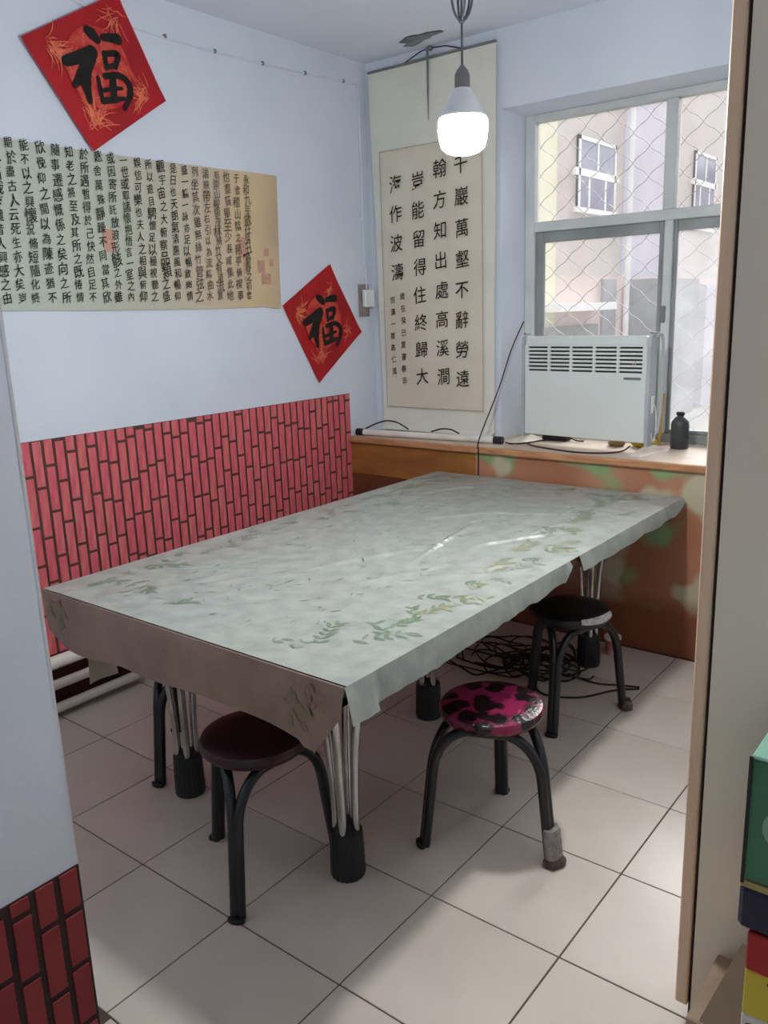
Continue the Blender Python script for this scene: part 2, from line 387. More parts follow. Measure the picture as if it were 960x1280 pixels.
def brush(mb, pts, widths, place, n=7):
    P = smoothpath([(a, b, 0) for a, b in pts], n) if len(pts) > 1 else pts
    m = len(P); vs = []
    for i, p in enumerate(P):
        t = (P[min(i+1, m-1)] - P[max(i-1, 0)]).normalized(); nn = Vector((-t.y, t.x, 0))
        f = i/(m-1)*(len(widths)-1); k = min(int(f), len(widths)-2); w = widths[k]+(widths[k+1]-widths[k])*(f-k)
        w *= .5 * (1 + .10*noise.noise((p.x*60, p.y*60, i)))
        vs += [place(p.x+nn.x*w, p.y+nn.y*w), place(p.x-nn.x*w, p.y-nn.y*w)]
    fs = [(2*i+1, 2*i+3, 2*i+2, 2*i) for i in range(m-1)]
    mb.add(vs, fs)
    for (p, q, w) in ((P[0], P[1], widths[0]), (P[-1], P[-2], widths[-1])):
        a0 = math.atan2(p.y-q.y, p.x-q.x); r = w*.5
        ring = [place(p.x+r*math.cos(a0-math.pi/2+math.pi*k/7), p.y+r*math.sin(a0-math.pi/2+math.pi*k/7)) for k in range(8)]
        mb.add(ring, [tuple(range(8))])

scroll_cols = ['千巖萬壑不辭勞遠', '翰方知出處高溪澗', '豈能留得住終歸大', '海作波濤']
sig_cols = ['歲在癸巳夏書春去', '悦濤一首高仁風']
preface = ['永和九年歲在癸丑暮春之初會', '于會稽山陰之蘭亭脩禊事', '也羣賢畢至少長咸集此地', '有崇山峻領茂林脩竹又有清流激', '湍映帶左右引以為流觴曲水', '列坐其次雖無絲竹管弦之',
 '盛一觴一詠亦足以暢敘幽情', '是日也天朗氣清惠風和暢仰', '觀宇宙之大俯察品類之盛', '所以遊目騁懷足以極視聽之', '娛信可樂也夫人之相與俯仰', '一世或取諸懷抱悟言一室之內',
 '或因寄所託放浪形骸之外雖', '趣舍萬殊靜躁不同當其欣', '於所遇暫得於己快然自足不', '知老之將至及其所之既惓情', '隨事遷感慨係之矣向之所', '欣俛仰之閒以為陳迹猶不', '能不以之興懷況脩短隨化終', '期於盡古人云死生亦大矣豈', '不痛哉每攬昔人興感之由']
load_glyphs(''.join(scroll_cols+sig_cols+preface))

# ------------------------------------------------------------------ hanging scroll on the back wall
hs = tag(empty('hanging_scroll', (.45, -.03, .93)), 'tall cream hanging scroll with four columns of black calligraphy beside the window', 'scroll')
def hp(x, z, d=0.0): return (x-.45, -d, z-.93)
def edgeL(z): return .042 + (2.886-z)/(2.886-.93)*.030
def edgeR(z): return .855 - (2.88-z)/(2.88-.93)*.024
pb = MB(); rows = 30
for i in range(rows+1):
    z = .955 + (2.883-.955)*i/rows
    for j in range(9):
        f = j/8; x = edgeL(z)+(edgeR(z)-edgeL(z))*f
        d = .003*math.sin(f*7+z*3) + .003*math.sin(z*5)
        pb.v.append(hp(x, z, d))
for i in range(rows):
    for j in range(8):
        a = i*9+j; pb.f.append([a, a+1, a+10, a+9]); pb.mi.append(0)
# the foot of the paper curls forward onto the roller
last = [pb.v[j] for j in range(9)]
for s, (dy, dz) in enumerate(((-.02, -.012), (-.045, -.018), (-.07, -.012))):
    o = len(pb.v); pb.v += [(p[0], p[1]+dy, p[2]+dz) for p in last]
    prev0 = 0 if s == 0 else o-9
    for j in range(8): pb.f.append([o+j, o+j+1, prev0+j+1, prev0+j]); pb.mi.append(0)
pb.build('backing_paper', M['paper'], hs, True)
ip = MB()
for i in range(21):
    z = 1.072+(2.475-1.072)*i/20
    for j in range(7):
        x = .115+(.772-.115)*j/6; ip.v.append(hp(x, z, .0075+.003*math.sin(((x-.05)/.8)*7+z*3)+.003*math.sin(z*5)))
for i in range(20):
    for j in range(6):
        a = i*7+j; ip.f.append([a, a+1, a+8, a+7]); ip.mi.append(0)
ip.build('cream_panel', M['cream'], hs, True)
bd = MB()
for q in ((.112, .1145, 1.07, 2.477), (.7725, .775, 1.07, 2.477), (.112, .775, 2.475, 2.4775), (.112, .775, 1.0695, 1.072)):
    p = [hp(q[0], q[2], .0145), hp(q[1], q[2], .0145), hp(q[1], q[3], .0145), hp(q[0], q[3], .0145)]; bd.add(p, [(0, 1, 2, 3)])
bd.build('border_line', M['backboard'], hs)
tx = MB(); P = lambda u, v: hp(u, v, .0165)
for x, col, z0, z1 in ((.647, scroll_cols[0], 2.35, 1.246), (.516, scroll_cols[1], 2.345, 1.256), (.371, scroll_cols[2], 2.30, 1.253), (.217, scroll_cols[3], 2.30, 1.833)):
    n = len(col)
    for i, ch in enumerate(col):
        glyph(tx, ch, P, x + R.uniform(-.004, .004), z0+(z1-z0)*i/(n-1), .098, R.uniform(-.03, .03), .10, .92)
tag(tx.build('calligraphy', M['ink'], hs), kind='stuff')
tx = MB()
for x, col, z0, z1 in ((.247, sig_cols[0], 1.70, 1.228), (.172, sig_cols[1], 1.681, 1.28)):
    for i, ch in enumerate(col):
        glyph(tx, ch, P, x + R.uniform(-.004, .004), z0+(z1-z0)*i/(len(col)-1), .042, R.uniform(-.08, .08), .12, .85)
tag(tx.build('signature', M['ink'], hs), kind='stuff')
MB().bev(.042-.45, .855-.45, -.012, .006, 2.884-.93, 2.894-.93, .003).build('top_rod', M['grey'], hs)
ra, rb = Vector((.045-.45, -.192, .008)), Vector((.93-.45, -.118, .008))
dr = (rb-ra).normalized()
MB().tube([ra, rb], .0185, 14).build('roller', mat('ivory_roller', (222, 218, 210), .35, (206, 200, 192), 8), hs, True)
for a, s in ((ra, -1), (rb, 1)):
    MB().tube([a - dr*s*.025, a+dr*s*.024], .0205, 14).build('roller_knob', M['blackplastic'], hs, True)
for pts in (((.07, -.21, .955), (.13, -.19, .985), (.20, -.17, 1.005), (.27, -.155, .995), (.34, -.15, .962)), ((.50, -.15, .958), (.56, -.14, .975), (.62, -.13, .973), (.67, -.13, .955))):
    MB().tube(smoothpath([(p[0]-.45, p[1]+.03, p[2]-.93) for p in pts], 6), .0045, 6).build('tie_ribbon', M['cable'], hs, True)
MB().tube([(.30-.45, -.005, 1.965), (.395-.45, .01, 2.005), (.45-.45, .01, 2.008), (.55-.45, .01, 2.0), (.66-.45, -.005, 1.962)], .003, 5).build('hanging_cord', M['cable'], hs)
MB().add([(-.008, -.014, 2.005), (.010, -.014, 2.005), (.006, -.016, 1.80), (.002, -.016, 1.66), (-.003, -.016, 1.66), (-.006, -.016, 1.80)], [(0, 1, 2, 5), (5, 2, 3, 4)]).build('strap', M['grey'], hs)
MB().lathe([(.012, 0), (.012, .02)], (0, .012, 1.998), 10).build('hook', M['grey'], hs)

# ------------------------------------------------------------------ calligraphy paper on the left wall
lp = tag(empty('calligraphy_paper', (.004, -1.6, 1.66)), 'long horizontal paper of running script columns on the left wall', 'poster')
agep = bpy.data.materials.new('aged_paper'); agep.use_nodes = True
nt = agep.node_tree; b = nt.nodes['Principled BSDF']; b.inputs['Roughness'].default_value = .6
tc = nt.nodes.new('ShaderNodeTexCoord'); sp = nt.nodes.new('ShaderNodeSeparateXYZ'); nt.links.new(tc.outputs['Object'], sp.inputs[0])
nz = nt.nodes.new('ShaderNodeTexNoise'); nz.inputs['Scale'].default_value = 4
nt.links.new(tc.outputs['Object'], nz.inputs[0])
ad = nt.nodes.new('ShaderNodeMath'); ad.operation = 'MULTIPLY_ADD'; ad.inputs[1].default_value = .5; nt.links.new(nz.outputs['Fac'], ad.inputs[0]); nt.links.new(sp.outputs['Y'], ad.inputs[2])
mr = bw(ad.outputs[0], -.7, 1.15)
r = ramp(mr.outputs[0], [(.15, (176, 184, 170)), (1, (182, 158, 130))])
for pos, c in ((.45, (176, 178, 160)), (.72, (192, 174, 152)), (.86, (204, 178, 138))):
    e = r.color_ramp.elements.new(pos); e.color = (*lin(c), 1)
nt.links.new(r.outputs[0], b.inputs['Base Color'])
def lpp(y, z, d=0.0): return (d, y+1.6, z-1.66)
pm = MB(); ny = 60
for i in range(ny+1):
    y = -2.62+(-.752+2.62)*i/ny
    for k in range(9):
        z0 = 1.672 + .010*math.sin(y*2+1) - (.018 if y > -.9 else 0)*((y+.9)/.15 if y > -.9 else 0); z1 = 2.298 - .004*math.sin(y*3)
        z = z0+(z1-z0)*k/8
        pm.v.append(lpp(y - (.03*(1-k/8) if i == ny else 0), z, .003+.0025*noise.noise((y*4, z*3, 0))+(.006*(1-k/8)**2 if y > -.85 else 0)))
for i in range(ny):
    for k in range(8):
        a = i*9+k; pm.f.append([a, a+9, a+10, a+1]); pm.mi.append(0)
pm.build('paper_sheet', agep, lp, True)
PL = lambda u, v: lpp(u, v, .0085)
for nm, mm, rng in (('calligraphy', M['ink'], range(6, 21)), ('faded_calligraphy', M['inkfade'], range(0, 6))):
    t = MB()
    for c in rng:
        y = -.965 - c*(2.16-.965)/19; col = preface[c]; n = len(col)
        y += 0
        zt, zb = 2.262 + .024*c/19*1, 1.722
        if c == 20: zt = zb + .5
        for i, ch in enumerate(col):
            f = i/(n-1); big = 1.25 if R.random() < .12 else 1.0
            glyph(t, ch, PL, y - .03*f + R.uniform(-.005, .005), zt+(zb-zt)*f, (.047 if n > 11 else .05)*big*R.uniform(.88, 1.1), R.uniform(-.12, .12), .16, .85)
    tag(t.build(nm, mm, lp), kind='stuff')
seal = mat('faded_seal', (184, 128, 112), .7, (186, 150, 128), 60)
st = MB()
for (y, z, a, c) in ((-1.02, 1.95, .022, .045), (-1.00, 1.86, .024, .07), (-.90, 1.86, .022, .03), (-.86, 1.93, .016, .02), (-.87, 1.80, .03, .026), (-.83, 1.88, .014, .018), (-1.77, 1.95, .026, .045)):
    if y == -1.00:
        for k in range(4):
            for x0 in (-1, 1):
                st.add([lpp(y+x0*.012-.007, z-c+.035*k, .0068), lpp(y+x0*.012+.007, z-c+.035*k, .0068), lpp(y+x0*.012+.007, z-c+.035*k+.022, .0068), lpp(y+x0*.012-.007, z-c+.035*k+.022, .0068)], [(0, 1, 2, 3)])
        continue
    st.add([lpp(y-a, z-c, .0068), lpp(y+a, z-c, .0068), lpp(y+a, z+c, .0068), lpp(y-a, z+c, .0068)], [(0, 1, 2, 3)])
tag(st.build('seal_print', seal, lp), kind='stuff')

# ------------------------------------------------------------------ red fortune papers
FU = [([(-0.04, 0.13), (-0.02, 0.12), (0.001, 0.104)], (.030, .040, .028)), ([(-0.151, -0.002), (-0.096, 0.021), (-0.029, 0.054)], (.034, .040, .042)),
 ([(-0.029, 0.052), (-0.066, -0.012), (-0.121, -0.082)], (.044, .048, .022)), ([(-0.063, 0.006), (-0.072, -0.065), (-0.061, -0.133)], (.05, .042, .018)),
 ([(0.03, 0.117), (0.064, 0.123), (0.099, 0.124)], (.024, .03, .036)), ([(0.028, 0.06), (0.03, 0.035), (0.031, 0.004)], (.018, .019, .015)),
 ([(0.026, 0.057), (0.09, 0.066), (0.074, 0.016)], (.018, .024, .018)), ([(0.03, 0.008), (0.078, 0.023)], (.016, .018)),
 ([(-0.014, -0.037), (-0.009, -0.077), (-0.001, -0.126)], (.014, .019, .016)), ([(0.018, -0.027), (0.087, -0.013), (0.131, -0.036), (0.134, -0.078), (0.103, -0.136)], (.02, .022, .026, .026, .014)),
 ([(0.057, -0.025), (0.054, -0.067), (0.054, -0.109)], (.026, .03, .024)), ([(0.007, -0.082), (0.054, -0.068), (0.096, -0.06)], (.014, .016, .012)), ([(0.0, -0.122), (0.052, -0.11), (0.103, -0.098)], (.022, .022, .014))]
def poster(corners, cen, fs, disc_r, label, orn, off):
    cy = sum(c[0] for c in corners)/4; cz = sum(c[1] for c in corners)/4
    t = tag(empty('fortune_poster', (off, cy, cz)), label, 'poster', 'red diamond papers on the left wall')
    L = lambda y, z, d=0: (d, y-cy, z-cz)
    m = MB(); n = 8
    T_, L_, B_, R_ = [Vector((c[0], c[1], 0)) for c in corners]   # clockwise from the top as seen
    for i in range(n+1):
        for j in range(n+1):
            p = (T_.lerp(L_, i/n)).lerp(R_.lerp(B_, i/n), j/n)
            d = .004 + .003*noise.noise((p.x*5, p.y*5, 2)) + (.004 if (i in (0, n) and j in (0, n)) else 0)
            m.v.append(L(p.x, p.y, d))
    for i in range(n):
        for j in range(n):
            a = i*(n+1)+j; m.f.append([a, a+n+1, a+n+2, a+1]); m.mi.append(0)
    m.build('red_sheet', M['redpaper'], t, True)
    k = 40; dm = MB(); dm.add([L(cen[0]+disc_r*math.cos(2*math.pi*i/k), cen[1]+disc_r*math.sin(2*math.pi*i/k), .0078) for i in range(k)], [tuple(range(k))])
    dm.build('printed_disc', M['disc'], t)
    g = MB()
    for (oy, oz, rad, cnt) in orn:
        base = math.atan2(cz-oz, cy-oy)
        for q in range(cnt):
            a = base + R.uniform(-1.1, 1.1); ln = .72*rad*R.uniform(.4, 1); b0 = R.uniform(-.8, .8)
            s = (oy+.028*math.cos(base)+R.uniform(-.028, .028), oz+.028*math.sin(base)+R.uniform(-.028, .028)); pts = [s]
            for w_ in range(3):
                a += b0*.5; pts.append((pts[-1][0]+math.cos(a)*ln/3, pts[-1][1]+math.sin(a)*ln/3))
            brush(g, pts, (.003, .0045, .0016), lambda u, v, e=.0082+.00002*q+.001*(oz > cz): L(u, v, e), 3)
    for q in range(26):
        a = R.uniform(0, 6.28); rr = disc_r*R.uniform(.25, .9); s = (cen[0]+rr*math.cos(a), cen[1]+rr*math.sin(a)); da = a+1.5+R.uniform(-.5, .5); pts = [s]
        for w_ in range(3):
            da += .5; pts.append((pts[-1][0]+.018*math.cos(da), pts[-1][1]+.018*math.sin(da)))
        brush(g, pts, (.0016, .0028, .0012), lambda u, v, e=.0081+.00002*q: L(u, v, e), 3)
    tag(g.build('gold_motif', M['gold'], t), kind='stuff')
    f = MB()
    for pts, ws in FU:
        brush(f, [(cen[0]+p[0]*fs, cen[1]+p[1]*fs) for p in pts], [w_*fs*1.18 for w_ in ws], lambda u, v, e=.0105+.0001*FU.index((pts, ws)): L(u, v, e))
    f.build('fortune_character', M['ink'], t)
poster([(-1.613, 2.916), (-2.064, 2.662), (-1.802, 2.294), (-1.414, 2.542)], (-1.735, 2.614), 1.0, .152, 'large red fortune paper tilted on the left wall, above the calligraphy paper',
       [(-1.965, 2.662, .14, 34), (-1.79, 2.375, .16, 44), (-1.50, 2.545, .13, 34), (-1.635, 2.85, .12, 20)], .012)
poster([(-.381, 1.882), (-.765, 1.668), (-.515, 1.246), (-.13, 1.507)], (-.455, 1.578), .98, .145, 'smaller red fortune paper low on the left wall near the power socket',
       [(-.68, 1.64, .12, 34), (-.50, 1.35, .13, 26), (-.22, 1.51, .10, 12), (-.39, 1.80, .10, 12)], .001)

# ------------------------------------------------------------------ brick wallpaper
def brick_sheet(x, y0, y1, z0, z1, cw, bl, label, mats, seed, slant=0.0, gap=.012, mortar='mortar'):
    rr = random.Random(seed)
    t = tag(empty('brick_wallpaper', (x, (y0+y1)/2, z0)), label, 'wallpaper')
    yc = (y0+y1)/2
    MB().box(0, .003, y0-yc, y1-yc, 0, z1-z0).build('backing_sheet', M[mortar], t)
    n = round((y1-y0)/cw); cw = (y1-y0)/n
    cache = {}
    for c in range(n):
        z = -rr.choice([0, .25, .5, .75])*bl - rr.uniform(0, .03)
        while z < z1-z0:
            ln = bl*rr.uniform(.85, 1.15); a = max(z, 0); b2 = min(z+ln-gap, z1-z0-.002)
            if b2-a > .012:
                o = MB().bev(0, .0045, gap/2, cw-gap/2, 0, b2-a, .0015).build('brick', rr.choice(mats), t)
                o.location = (.003, y0-yc+c*cw, a); o.rotation_euler.x = slant*rr.uniform(-1, 1)
            z += ln
    return t
brick_sheet(0.001, -2.48, -.262, .262, 1.165, .0495, .185, 'red brick wallpaper with upright bricks on the left wall behind the table', [M['brick1'], M['brick2'], M['brick3'], M['brick1']], 3, .006)
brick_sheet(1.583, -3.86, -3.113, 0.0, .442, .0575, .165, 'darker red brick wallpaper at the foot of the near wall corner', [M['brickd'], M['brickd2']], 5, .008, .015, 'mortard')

# ------------------------------------------------------------------ heating pipes
M['pipebk'] = M['pipe']
for z, r_, ye, lab in ((.248, .028, -2.02, 'uppermost and thickest of the three white heating pipes by the left wall'), (.150, .021, -1.9, 'middle one of the three white heating pipes by the left wall'), (.047, .021, -1.865, 'lowest white heating pipe just above the floor by the left wall')):
    t = tag(empty('heating_pipe', (.06, -2.5, z)), lab, 'pipe', 'white heating pipes')
    MB().tube([(0, -.6, 0), (0, ye+2.5, 0)], r_, 14).build('pipe', M['pipe'], t, True)
    MB().tube([(0, ye+2.5-.03, 0), (0, ye+2.5+.004, 0)], r_*1.18, 14).build('end_cap', M['pipe'], t, True)
    MB().box(-.053, 0, -.05, -.03, -.008, .008).build('bracket', M['grey'], t)

# ------------------------------------------------------------------ table
T = .765
tb = tag(empty('dining_table', (1.29, -1.45, 0)), 'long brown table on bundled chrome legs under the grey plastic cover', 'table')
def tp(x, y, z): return (x-1.29, y+1.45, z)
M['tabwood'] = mat('table_edge_wood', (104, 74, 54), .5, (84, 58, 42), 5, stretch=(6, .6, 6))
MB().bev(.637-1.29, 1.948-1.29, -2.595+1.45, -.296+1.45, .735, .762, .003).build('tabletop', M['tabwood'], tb)
ap = MB()
for q in ((.70, 1.89, -2.54, -2.515), (.70, 1.89, -.38, -.355), (.70, .725, -2.54, -.355), (1.865, 1.89, -2.54, -.355)): ap.bev(q[0]-1.29, q[1]-1.29, q[2]+1.45, q[3]+1.45, .67, .735, .003)
ap.build('under_frame', M['tabwood'], tb)
def leg(x, y, rz):
    e = bpy.data.objects.new('leg', None); COL.objects.link(e); e.parent = tb; e.location = tp(x, y, 0); e.rotation_euler.z = rz
    for k in range(4):
        a = math.pi/2*k+.4; c, s = math.cos(a), math.sin(a)
        pts = [(c*.030, s*.030, .10), (c*.031, s*.031, .25), (c*.040, s*.040, .42), (c*.052, s*.052, .55), (c*.058, s*.058, .735)]
        MB().tube(smoothpath(pts, 4), .0125, 10).build('tube', M['chrome'], e, True)
    ft = MB(); prof = [(.050, 0), (.053, .006), (.053, .02), (.050, .13), (.048, .148), (.040, .150), (.02, .150)]
    vs = []; seg = 40
    for (r_, z) in prof:
        for k in range(seg): a = 2*math.pi*k/seg; q = r_*(1 - .03*(k % 2)); vs.append((q*math.cos(a), q*math.sin(a), z))
    ft.add(vs, [(i*seg+k, i*seg+(k+1) % seg, (i+1)*seg+(k+1) % seg, (i+1)*seg+k) for i in range(len(prof)-1) for k in range(seg)] + [tuple(range(seg))[::-1], tuple(range((len(prof)-1)*seg, len(prof)*seg))])
    ft.build('foot', M['blackplastic'], e)
for x, y, a in ((1.705, -2.345, 0), (.965, -2.335, .5), (1.655, -.57, .2), (1.335, -1.40, .9), (.95, -.57, .1)): leg(x, y, a)

# printed lower cloth hanging over the front
clothm = mat('printed_cloth', (146, 122, 108), .65, (126, 104, 92), 5, .3, bump=.15, bscale=60)
tc_ = tag(empty('tablecloth', (1.29, -2.6, T)), 'beige floral tablecloth hanging over the front end of the table', 'tablecloth')
def front_hem(x):
    h = .592 + .008*math.sin(x*5.2+.6) + .006*math.sin(x*13)
    if x < .72: h += (.72-x)*.32
    if x > 1.80: h -= .012
    if x > 1.86: h += (x-1.86)*1.25
    return h
fm = MB(); nx = 72; nz_ = 9
for i in range(nx+1):
    x = .628+(1.957-.628)*i/nx; h = front_hem(x)
    for k in range(nz_):
        f = k/(nz_-1); z = T+.0005+(h-T)*f
        yy = -2.600 - .004*min(1, f*4) - f*(.006*math.sin(x*17+.5)+.005*math.sin(x*7)) - (.012*f if x > 1.85 else 0)
        fm.v.append((x-1.29, yy+2.6, z-T))
for i in range(nx):
    for k in range(nz_-1):
        a = i*nz_+k; fm.f.append([a, a+1, a+nz_+1, a+nz_]); fm.mi.append(0)
o0 = len(fm.v)   # fold over the front edge onto the top
for i in range(nx+1):
    x = .628+(1.957-.628)*i/nx; fm.v.append((x-1.29, .06, .0005))
for i in range(nx): fm.f.append([o0+i, i*nz_, (i+1)*nz_, o0+i+1]); fm.mi.append(0)
fm.build('cloth_front', clothm, tc_, True)
fl = MB()
for k in range(7):
    f = k/6; z = .60-(.60-.385)*f
    for j in range(5):
        y = (-2.475+(.095)*j/4)+ (j/4-.5)*.02*f; fl.v.append((.648+.006*math.sin(j*1.4+k*.4)-1.29, y+2.6, z-T))
for k in range(6):
    for j in range(4): a = k*5+j; fl.f.append([a, a+1, a+6, a+5]); fl.mi.append(0)
fl.build('hanging_flap', mat('cloth_flap', (214, 200, 178), .7, (202, 188, 166), 8), tc_, True)['label'] = 'pale corner flap hanging below the hem'
# printed flowers on the front
def leafshape(mb, place, u, v, ln, wd, a):
    co, si = math.cos(a), math.sin(a)
    out = [place(u+co*x-si*y, v+si*x+co*y) for x, y in ((-ln/2, 0), (-ln/5, wd/2), (ln/5, wd*.42), (ln/2, 0), (ln/5, -wd*.42), (-ln/5, -wd/2))]
    mb.add(out, [(0, 5, 4, 3, 2, 1)])
pf = MB()
def frontplace(x, z):
    f = (T-z)/(T-.59); return (x-1.29, -.0062 - f*(.006*math.sin(x*17+.5)+.005*math.sin(x*7)) - (.012*f if x > 1.85 else 0), z-T)
for (cx, cz, n, rad) in ((1.80, .66, 26, .055), (.71, .70, 26, .05), (1.87, .72, 8, .03)):
    for q in range(n):
        a = R.uniform(0, 6.28); d = rad*math.sqrt(R.random()); pf.cur = R.choice([0, 0, 1])
        leafshape(pf, frontplace, cx+d*math.cos(a), cz+d*math.sin(a), R.uniform(.022, .04), R.uniform(.012, .02), R.uniform(0, 6.28))
tag(pf.build('printed_flowers', [mat('print_brown', (138, 112, 92), .7, (124, 100, 84), 20), mat('print_olive', (126, 124, 86), .7, (112, 108, 76), 20)], tc_), kind='stuff')

# clear grey plastic cover on top and over the right side
cover = mat('plastic_cover', (158, 162, 155), .3, (140, 145, 139), 15, .45, lo=.36, hi=.66, bump=.35, bscale=14, detail=9)
pc = tag(empty('plastic_table_cover', (1.29, -1.45, T)), 'grey plastic table cover with green leaf print, creased, torn at the right edge', 'table cover')
CR = random.Random(21)
CREASE = [(1.22, -2.02, 1.50, -1.42, .009), (1.52, -1.80, 1.40, -1.15, .008), (1.05, -1.75, 1.42, -1.70, .007), (1.45, -2.12, 1.66, -1.60, .008), (1.55, -1.5, 1.8, -1.0, .007), (.9, -2.2, 1.2, -2.0, .006), (1.1, -1.3, 1.4, -.9, .007), (1.3, -1.0, 1.7, -.8, .006)]
for _k in range(26):
    _x, _y, _a, _l = CR.uniform(.8, 1.8), CR.uniform(-2.4, -.45), CR.gauss(1.1, .5), CR.uniform(.1, .32)
    CREASE.append((_x, _y, _x+_l*math.cos(_a), _y+_l*math.sin(_a), CR.uniform(.002, .005)))
def wr(x, y):
    e = min(1, min(x-.63, 1.957-x, y+2.596, -.292-y)/.05); e = max(e, 0)
    h = .0022*noise.noise((x*9, y*7, 1)) + .0016*noise.noise((x*22, y*16, 5))
    for (x0, y0, x1, y1, hh) in CREASE:
        if abs(x-(x0+x1)/2) > abs(x1-x0)/2+.04 or abs(y-(y0+y1)/2) > abs(y1-y0)/2+.04: continue
        d = Vector((x-x0, y-y0)); ax = Vector((x1-x0, y1-y0)); t = max(0, min(1, d.dot(ax)/ax.length_squared)); q = (d-ax*t).length
        h += hh*math.exp(-(q/.010)**2)*math.sin(math.pi*t)
    return T+.004+h*e
cm = MB(); nx, ny = 150, 250
for i in range(nx+1):
    x = .630+(1.957-.630)*i/nx
    for j in range(ny+1):
        y = -2.594+(-.292+2.594)*j/ny; cm.v.append((x-1.29, y+1.45, wr(x, y)-T))
for i in range(nx):
    for j in range(ny):
        a = i*(ny+1)+j; cm.f.append([a, a+ny+1, a+ny+2, a+1]); cm.mi.append(0)
cm.build('cover_top', cover, pc, True)
def side_hem(y):
    if -1.402 < y < -1.352: return None
    h = .690 + .012*noise.noise((y*7, 3, 0)) + .006*noise.noise((y*23, 4, 0)) + .02*max(0, min(1, (y+2.1)/.5))
    if y < -1.402: h += .05*max(0, (y+1.46)/.06) if y > -1.46 else 0
    if y > -.42: h += .04*(y+.42)/.12
    if y < -2.50: h -= .01
    return h
sm = MB(); ns = 150
prevrow = None
for j in range(ns+1):
    y = -2.602+(-.292+2.602)*j/ns; h = side_hem(y)
    if h is None: prevrow = None; continue
    row = len(sm.v)
    for k in range(7):
        f = k/6; out = .006*math.sin(f*math.pi/2) + f*(.010*noise.noise((y*5, 8, 0))+.008) + (f*.018 if y < -2.5 else 0)
        z = wr(1.957, y)+(h-wr(1.957, y))*f if k else wr(1.957, y)
        sm.v.append((1.957+out-1.29, y+1.45 - (f*.012 if y < -2.59 else 0), z-T))
    if prevrow is not None:
        for k in range(6): sm.f.append([prevrow+k, row+k, row+k+1, prevrow+k+1]); sm.mi.append(0)
    prevrow = row
sm.build('cover_side', cover, pc, True)
lf = MB()
def topplace(x, y): return (x-1.29, y+1.45, wr(x, y)-T+.0012)
def outline_leaf(u, v, ln, wd, a, mi, mr):
    co, si = math.cos(a), math.sin(a); T2 = lambda x, y: topplace(u+co*x-si*y, v+si*x+co*y)
    o = [(0, 0), (.25*ln, wd*.42), (.55*ln, wd*.5), (.85*ln, wd*.25), (ln, 0), (.85*ln, -wd*.25), (.55*ln, -wd*.5), (.25*ln, -wd*.42)]
    lf.cur = mi; w = max(.55, 1-.0042/wd*2)
    ins = [(ln*.5+(p[0]-ln*.5)*(1-(1-w)*.5), p[1]*w) for p in o]
    lf.add([T2(*p) for p in o]+[T2(*p) for p in ins], [(k, (k+1) % 8, 8+(k+1) % 8, 8+k) for k in range(8)])
    lf.cur = mr; lf.add([T2(.08*ln, -.0008), T2(.92*ln, -.0008), T2(.92*ln, .0008), T2(.08*ln, .0008)], [(0, 1, 2, 3)])
def sprig(x, y, a, n=6, sc=1.0):
    mi = R.choice([0, 0, 1, 1, 2])
    for q in range(n):
        d = .024*q*sc; px, py = x+d*math.cos(a), y+d*math.sin(a); a += R.uniform(-.12, .12)
        for sd in (-1, 1):
            if R.random() < .2: continue
            ln = R.uniform(.026, .044)*sc; la = a+sd*R.uniform(.5, 1.0)
            if .66 < px < 1.925 and -2.55 < py < -.33 and .65 < px+ln*math.cos(la) < 1.94 and -2.57 < py+ln*math.sin(la) < -.31:
                outline_leaf(px, py, ln, ln*R.uniform(.3, .42), la, mi, R.choice([0, 1, mi]))
for k in range(34):
    y = -2.50 + 2.1*k/33
    sprig(1.80+R.uniform(-.11, .07), y, R.gauss(1.57, .7), R.randint(3, 6), R.uniform(.8, 1.25))
for k in range(28):
    y = -2.50 + 2.1*k/27
    sprig(.75+R.uniform(-.05, .10), y, R.gauss(1.57, .7), R.randint(3, 6), R.uniform(.8, 1.2))
for k in range(12): sprig(R.uniform(.8, 1.7), R.choice([-2.45, -.45])+R.uniform(-.06, .06), R.gauss(0, .7), R.randint(2, 5))
for q in range(240):
    lf.cur = R.choice([1, 3, 3, 3, 4]); x, y = R.uniform(.85, 1.65), R.uniform(-2.5, -.35)
    leafshape(lf, topplace, x, y, R.uniform(.012, .045), R.uniform(.003, .008), R.gauss(1.0, .8))
leafm = [mat('print_green', (98, 130, 94), .3, (122, 144, 114), 30), mat('print_sage', (118, 138, 116), .3, (134, 146, 128), 30), mat('print_yellow', (160, 156, 96), .3, (148, 150, 108), 30), mat('print_grey', (112, 118, 114), .3, (130, 134, 128), 30), mat('print_dark', (92, 100, 96), .3, (118, 122, 116), 30)]
tag(lf.build('printed_leaves', leafm, pc), kind='stuff')

# ------------------------------------------------------------------ stools
leo = bpy.data.materials.new('leopard_vinyl'); leo.use_nodes = True
nt = leo.node_tree; b = nt.nodes['Principled BSDF']; b.inputs['Roughness'].default_value = .22
tc = nt.nodes.new('ShaderNodeTexCoord'); nz = nt.nodes.new('ShaderNodeTexNoise'); nz.inputs['Scale'].default_value = 16; nz.inputs['Detail'].default_value = 3
vo = nt.nodes.new('ShaderNodeTexVoronoi'); vo.inputs['Scale'].default_value = 17
nt.links.new(tc.outputs['Object'], nz.inputs[0])
va = nt.nodes.new('ShaderNodeVectorMath'); va.operation = 'MULTIPLY_ADD'; va.inputs[1].default_value = (.05, .05, .05)
nt.links.new(nz.outputs['Color'], va.inputs[0]); nt.links.new(tc.outputs['Object'], va.inputs[2]); nt.links.new(va.outputs[0], vo.inputs['Vector'])
r = ramp(vo.outputs['Distance'], [(.46, (26, 16, 20)), (.64, (132, 34, 72))])
nt.links.new(r.outputs[0], b.inputs['Base Color'])
